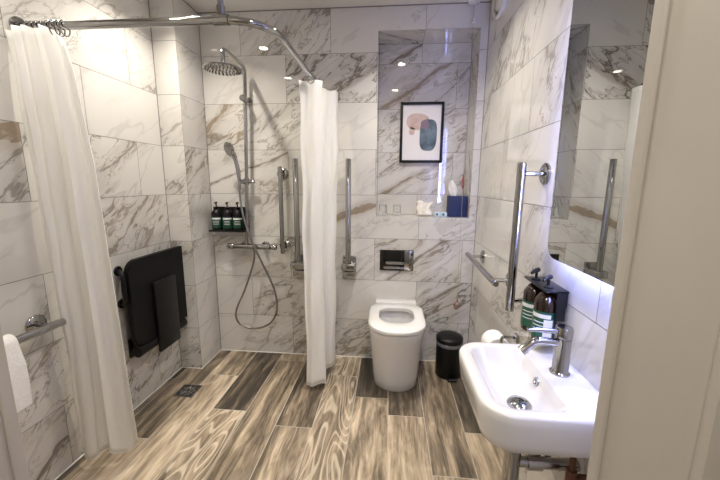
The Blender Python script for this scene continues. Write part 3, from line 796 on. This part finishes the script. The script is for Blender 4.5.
def tis(i, j):
    u, v = i / 16, j / 18; wd = .012 + .030 * v ** .7 * (1 - .75 * max(0, v - .45) / .55)
    return Vector((-.022 + (u - .5) * 2 * wd - .014 * v, .012 * math.sin(u * 7 + v * 3) * v + .014 * math.cos(u * 4), .140 + v * .092 + .02 * v * math.sin(u * 3.2 + .4)))
g = [[bm.verts.new(tis(i, j)) for i in range(17)] for j in range(19)]
for j in range(18):
    for i in range(16): bm.faces.new((g[j][i], g[j][i + 1], g[j + 1][i + 1], g[j + 1][i]))
o = build('tissue', bm, 'paper', tb, angle=80); md = o.modifiers.new('thickness', 'SOLIDIFY'); md.thickness = .001

# emergency pull cord
pc = thing('alarm_pull_cord', 'emergency pull cord with two red ring handles by the corner', 'pull cord', (1.750, -.03, H))
bm = bmesh.new(); lathe(bm, [(0, 0), (.04, 0), (.04, -.012), (.034, -.022), (.012, -.026), (.006, -.034), (0, -.034)], (1.750, -.045, H), (0, 0, 1), 28); part('ceiling_rose', bm, 'whiteplastic', pc)
bm = bmesh.new(); tube(bm, [(1.750, -.045, H - .03), (1.7495, -.038, 1.8), (1.748, -.032, 1.33), (1.752, -.03, .9), (1.756, -.03, .472)], .0014, 8); part('cord', bm, 'cord', pc)
bm = bmesh.new(); tube(bm, [(1.750, -.044, 2.235), (1.750, -.044, 2.262)], [.008, .006], 12); part('cord_connector', bm, 'whiteplastic', pc)
def ring(cx, cy, cz, r1, r2, th, tr):
    bm = bmesh.new(); pts = []
    for k in range(28):
        a = 2 * PI * k / 28; pts.append(Vector((cx + r1 * math.cos(a) * math.cos(th), cy + r1 * math.cos(a) * math.sin(th), cz + r2 * math.sin(a))))
    tube(bm, pts, tr, 8, closed=True); tube(bm, [(cx, cy, cz + r2), (cx, cy, cz + r2 + .02)], .004, 8); part('pull_ring', bm, 'red', pc)
ring(1.748, -.032, 1.285, .022, .034, 1.1, .0032); ring(1.756, -.030, .447, .019, .025, .1, .0024)

# flush plate
fp = thing('flush_plate', 'black and chrome dual flush plate on the wall above the toilet', 'flush plate', (1.331, 0, .675))
bm = bmesh.new(); box(bm, (1.214, -.010, .676), (1.448, -.0005, .823), .003); part('plate', bm, 'blackgloss', fp)
bm = bmesh.new(); box(bm, (1.385, -.0135, .679), (1.445, -.009, .820), .002); part('side_panel', bm, 'chrome', fp)
bm = bmesh.new(); box(bm, (1.256, -.0155, .722), (1.384, -.009, .741), .003); part('flush_button', bm, 'chrome', fp)
bm = bmesh.new(); box(bm, (1.240, -.0155, .690), (1.384, -.009, .706), .003); part('flush_button', bm, 'chrome', fp)

# ------------------------------------------------------------------ toilet
TX = 1.334
def dshape(hw, yf, yb, rf, n=9):
    return rrect(TX - hw, yf, TX + hw, yb, [rf, rf, .012, .012], n)
wc = thing('toilet', 'white back-to-wall ceramic toilet with open oval seat ring', 'toilet', (TX, 0, 0))
secs = [(0, .140, -.392, .136), (.006, .144, -.397, .140), (.06, .146, -.405, .143), (.16, .152, -.425, .150), (.28, .162, -.458, .160), (.36, .170, -.484, .168), (.400, .174, -.497, .172), (.412, .173, -.495, .171), (.415, .168, -.490, .166)]
bm = bmesh.new()
rings = [[Vector((x, y, z)) for x, y in dshape(hw, yf, -.001, rf)] for z, hw, yf, rf in secs]
def inner(z, hw, y0, y1, r):
    return [Vector((x, y, z)) for x, y in rrect(TX - hw, y0, TX + hw, y1, [r * .99, r * .99, r * .8, r * .8], 9)]
rings += [inner(.414, .125, -.395, -.10, .12), inner(.40, .120, -.39, -.105, .115), inner(.33, .110, -.375, -.12, .105), inner(.27, .085, -.34, -.15, .08), inner(.23, .055, -.31, -.19, .05), inner(.215, .03, -.28, -.22, .028)]
loft(bm, rings, True, True); pan = part('pan', bm, 'ceramic', wc, angle=50)
bm = bmesh.new(); loft(bm, [inner(.262, .0805, -.335, -.155, .076), inner(.2615, .080, -.334, -.156, .075)]); part('water', bm, 'water', pan)
bm = bmesh.new()
def seat_out(z, k=0): return [Vector((x, y, z)) for x, y in rrect(TX - .176 + k, -.510 + k, TX + .176 - k, -.062 - k, [.165, .165, .07, .07], 9)]
def seat_in(z, k=0): return [Vector((x, y, z)) for x, y in rrect(TX - .112 - k, -.378 - k, TX + .112 + k, -.125 + k, [.105, .105, .075, .075], 9)]
loft(bm, [seat_in(.423), seat_out(.423, .004), seat_out(.427), seat_out(.444), seat_out(.451, .007), seat_in(.451, .010), seat_in(.445, 0), seat_in(.423)], False, False)
bmesh.ops.remove_doubles(bm, verts=bm.verts[:], dist=1e-5); part('seat_ring', bm, 'whiteplastic', wc, angle=50)
bm = bmesh.new(); box(bm, (TX - .142, -.066, .414), (TX + .142, -.001, .464), .006, 3); part('hinge_cover', bm, 'whiteplastic', wc)

# pedal bin
pb = thing('pedal_bin', 'small black round pedal bin standing beside the toilet', 'bin', (1.695, -.152, 0))
bm = bmesh.new(); lathe(bm, [(0, 0), (.081, 0), (.085, .006), (.085, .236), (.083, .238), (.0, .238)], n=40); build('body', bm, 'black', pb)
bm = bmesh.new(); lathe(bm, [(.084, .214), (.0870, .228), (.0874, .238), (.0850, .243), (.083, .243)], n=40); build('liner_edge', bm, 'liner', pb)
bm = bmesh.new(); lathe(bm, [(.0875, .244), (.0885, .252), (.0870, .270), (.078, .279), (.045, .285), (0, .287)], n=40); build('lid', bm, 'black', pb)
bm = bmesh.new(); box(bm, (-.030, -.112, .006), (.030, -.078, .018), .004); box(bm, (-.028, -.1125, .014), (.028, -.106, .0215), .002, mi=1); build('pedal', bm, ['black', 'liner'], pb)
pb.rotation_euler = (0, 0, .12)

# toilet roll and its holder
tr = thing('toilet_roll', 'white toilet paper roll on the right wall behind the basin', 'toilet roll', (1.792, -.755, .526))
bm = bmesh.new(); lathe(bm, [(.021, -.05), (.052, -.05), (.055, -.047), (.055, .047), (.052, .05), (.021, .05), (.021, -.05)], (0, 0, 0), (0, 1, 0), 40); build('paper', bm, 'paper', tr)
bm = bmesh.new(); lathe(bm, [(.0205, -.049), (.0185, -.049), (.0185, .049), (.0205, .049)], (0, 0, 0), (0, 1, 0), 28); build('cardboard_core', bm, 'card', tr)
th = thing('toilet_roll_holder', 'small chrome toilet roll holder arm on the right wall', 'holder', (W, -.815, .60))
bm = bmesh.new(); flange(bm, (W, -.825, .600), (-1, 0, 0), .022, .008); tube(bm, fillet([(W - .006, -.825, .600), (1.792, -.825, .600), (1.792, -.825, .526), (1.792, -.69, .526)], .012, 5), .0065, 12); part('arm', bm, 'chrome', th)
bm = bmesh.new(); box(bm, (W - .013, -.862, .588), (W - .0005, -.836, .622), .002); part('wall_block', bm, 'chrome', th)

# ------------------------------------------------------------------ basin
BZ = .722; BX0, BY0, BY1 = 1.520, -1.528, -1.128
bs = thing('wash_basin', 'small white wall-hung ceramic wash basin under the mirror', 'basin', (W, -1.32, .62))
def bo(z, k, r): return [Vector((x, y, z)) for x, y in rrect(BX0 + k, BY0 + k, W - .0008, BY1 - k, [r, .006, .006, r], 10)]
def bi(z, x0, y0, x1, y1, r): return [Vector((x, y, z)) for x, y in rrect(x0, y0, x1, y1, [r, r * .55, r * .55, r], 10)]
bm = bmesh.new()
loft(bm, [bo(.598, .042, .06), bo(.600, .028, .068), bo(.610, .016, .076), bo(.635, .008, .082), bo(.690, .002, .086), bo(.714, .001, .085), bo(.720, .004, .083), bo(BZ, .010, .078),
          bi(BZ, 1.556, -1.496, 1.742, -1.164, .055), bi(BZ - .004, 1.560, -1.492, 1.739, -1.168, .053), bi(.69, 1.572, -1.466, 1.732, -1.184, .05), bi(.668, 1.586, -1.454, 1.724, -1.215, .045), bi(.654, 1.602, -1.440, 1.712, -1.25, .04), bi(.650, 1.622, -1.418, 1.696, -1.29, .03)], True, True)
basin = part('bowl', bm, 'ceramic', bs, angle=60)
bm = bmesh.new(); lathe(bm, [(.0, .0), (.033, 0), (.034, .003), (.033, .006), (.028, .012), (.012, .0155), (0, .016)], (1.661, -1.376, .6505), (0, 0, 1), 32); part('plug', bm, 'chrome', bs)
bm = bmesh.new(); lathe(bm, [(.0, .001), (.007, .001), (.0085, .004), (.0135, .004), (.0145, .0), (.0145, -.004)], (1.7315, -1.315, .689), (-1, 0, .25), 24); part('overflow_ring', bm, 'chrome', bs)

# basin tap
tp = thing('basin_tap', 'chrome mixer tap with lever on the white basin', 'tap', (1.796, -1.312, BZ))
bm = bmesh.new(); lathe(bm, [(0, 0), (.0275, 0), (.0275, .005), (.0245, .008), (.0225, .012), (.0225, .100), (.0225, .112), (0, .112)], n=32); build('body', bm, 'chrome', tp)
bm = bmesh.new(); lathe(bm, [(.0232, .114), (.0236, .118), (.0236, .142), (.021, .147), (.0, .149)], n=32); cap = build('lever_cap', bm, 'chrome', tp)
bm = bmesh.new(); tube(bm, [(-.012, 0, .131), (-.09, -.006, .137), (-.108, -.008, .137)], [.0085, .0065, .0065], 14); build('lever', bm, 'chrome', cap)
bm = bmesh.new(); tube(bm, fillet([(-.012, 0, .096), (-.080, -.002, .101), (-.112, -.004, .072)], .03, 6), .0125, 18); sp = build('spout', bm, 'chrome', tp)
bm = bmesh.new(); tube(bm, [(-.108, -.0036, .0755), (-.119, -.0045, .0655)], .0145, 18); build('aerator', bm, 'steel', sp)

# pipes below the basin
wp = thing('waste_pipe', 'chrome waste trap and grey outlet pipe below the basin', 'pipe', (1.657, -1.372, 0))
bm = bmesh.new(); tube(bm, [(1.657, -1.372, .5975), (1.657, -1.372, .22)], .0235, 20); lathe(bm, [(0, 0), (.034, 0), (.036, .01), (.036, .13), (.028, .15), (.02, .15)], (1.657, -1.372, .10), (0, 0, 1), 28); part('trap', bm, 'chrome', wp)
bm = bmesh.new(); tube(bm, [(1.675, -1.372, .462), (W - .001, -1.372, .462)], .0165, 16); tube(bm, [(1.700, -1.372, .462), (1.740, -1.372, .462)], .0225, 16); part('outlet_pipe', bm, 'steel', wp)
bm = bmesh.new(); lathe(bm, [(.030, 0), (.030, .008), (.017, .012)], (W, -1.372, .462), (-1, 0, 0), 24); part('wall_collar', bm, 'whiteplastic', wp)
sp_ = thing('supply_pipe', 'dark copper water supply pipe with valve below the basin', 'pipe', (1.80, -1.40, 0))
bm = bmesh.new(); tube(bm, [(1.795, -1.43, .5975), (1.795, -1.43, .001)], .0085, 14); tube(bm, [(1.795, -1.43, .50), (1.795, -1.43, .43)], .0135, 14); tube(bm, [(1.795, -1.43, .470), (W - .001, -1.43, .470)], .0085, 12); part('pipe', bm, 'copper', sp_)
bm = bmesh.new(); tube(bm, [(1.815, -1.43, .470), (1.84, -1.43, .470)], .014, 14); part('isolating_valve', bm, 'copper', sp_)
bm = bmesh.new(); tube(bm, spline([(1.752, -1.330, .5975), (1.745, -1.335, .56), (1.752, -1.335, .50), (1.79, -1.335, .44), (1.838, -1.335, .42), (W - .001, -1.34, .42)], 8), .0075, 12)
tag(build('supply_hose', bm, 'black'), 'black flexible hose hanging below the basin', 'hose')

# ------------------------------------------------------------------ dispenser on the right wall
dh = thing('bottle_holder', 'black wall bracket holding two pump bottles above the tap', 'holder', (W, -1.165, .79))
bm = bmesh.new(); box(bm, (W - .0085, -1.200, .885), (W - .0005, -1.035, .943), .002); part('wall_plate', bm, 'blacksatin', dh)
bm = bmesh.new(); box(bm, (1.778, -1.2155, .939), (W - .006, -1.035, .945), .0015); part('top_plate', bm, 'blacksatin', dh)
bm = bmesh.new(); box(bm, (1.815, -1.2155, .845), (W - .012, -1.2095, .945), .0015); part('side_strap', bm, 'blacksatin', dh)
bottle('hand_soap_bottle', 'amber pump bottle with green and white label nearer the tap', 1.803, -1.172, .757, .036, .181, (-1, -.9), 'pump bottles above the basin', wide=(.35, 1.1), PT=1.22, lm='greenlight')
bottle('hand_soap_bottle', 'amber pump bottle with green label nearer the vertical grab rail', 1.803, -1.080, .757, .036, .181, (-1, -.9), 'pump bottles above the basin', PT=1.22, lm='greenlight')

# ------------------------------------------------------------------ mirror with light behind its rim
MX, MY0, MY1, MZ0, MZ1 = W - .045, -1.72, -1.120, 1.042, 1.900
mr = thing('wall_mirror', 'large round-cornered mirror on the right wall with bluish backlight', 'mirror', (W, (MY0 + MY1) / 2, MZ0))
fm = lambda u, v, d: Vector((MX + d, u, v))
bm = bmesh.new(); prism(bm, rrect(MY0, MZ0, MY1, MZ1, .05, 10), fm, 0, .005); part('glass', bm, 'mirror', mr, angle=30)
bm = bmesh.new(); prism(bm, rrect(MY0 + .05, MZ0 + .05, MY1 - .05, MZ1 - .05, .03, 8), fm, .0055, .0445); part('backing_box', bm, 'whiteplastic', mr, angle=30)
bm = bmesh.new()
ol = rrect(MY0 + .030, MZ0 + .030, MY1 - .030, MZ1 - .030, .04, 8)
tube(bm, [fm(u, v, .020) for u, v in ol], .0065, 8, closed=True); part('led_strip', bm, 'led', mr)

# round extractor vent high on the right wall
ev = thing('extractor_vent', 'round white extractor vent high on the right wall near the corner', 'vent', (W, -.235, 2.285))
bm = bmesh.new(); lathe(bm, [(.090, 0), (.108, 0), (.112, .010), (.109, .020), (.101, .024), (.094, .022), (.090, .012)], (W, -.235, 2.285), (-1, 0, 0), 48); part('rim', bm, 'whiteplastic', ev)
bm = bmesh.new(); lathe(bm, [(.092, .004), (.083, .008), (.076, .012)], (W, -.235, 2.285), (-1, 0, 0), 48); part('inner_ring', bm, 'liner', ev)
bm = bmesh.new(); lathe(bm, [(.074, .006), (.074, .016), (.066, .022), (0, .024)], (W, -.235, 2.285), (-1, 0, 0), 48); part('cover_disc', bm, 'whiteplastic', ev)

# ------------------------------------------------------------------ camera, world, view
yaw, pitch, roll, F = -.0877579, .1710683, .0073329, 331.656
fw = Vector((math.sin(yaw) * math.cos(pitch), math.cos(yaw) * math.cos(pitch), -math.sin(pitch)))
rt = Vector((math.cos(yaw), -math.sin(yaw), 0)); up = rt.cross(fw)
r2 = math.cos(roll) * rt + math.sin(roll) * up; u2 = -math.sin(roll) * rt + math.cos(roll) * up
cam = bpy.data.cameras.new('camera'); cam.sensor_fit = 'HORIZONTAL'; cam.sensor_width = 36; cam.lens = F / 720 * 36; cam.clip_start = .02
co = bpy.data.objects.new('camera', cam); link(co)
mw = Matrix((r2, u2, -fw)).transposed().to_4x4(); mw.translation = Vector((1.273363, -2.281283, 1.282872)); co.matrix_world = mw
SC.camera = co
w = bpy.data.worlds.new('world'); SC.world = w; w.use_nodes = True
w.node_tree.nodes['Background'].inputs[0].default_value = (.9, .88, .85, 1); w.node_tree.nodes['Background'].inputs[1].default_value = .15
SC.view_settings.view_transform = 'Standard'; SC.view_settings.look = 'None'
SC.view_settings.exposure = 0.; SC.view_settings.gamma = 1.; SC.view_settings.use_curve_mapping = False
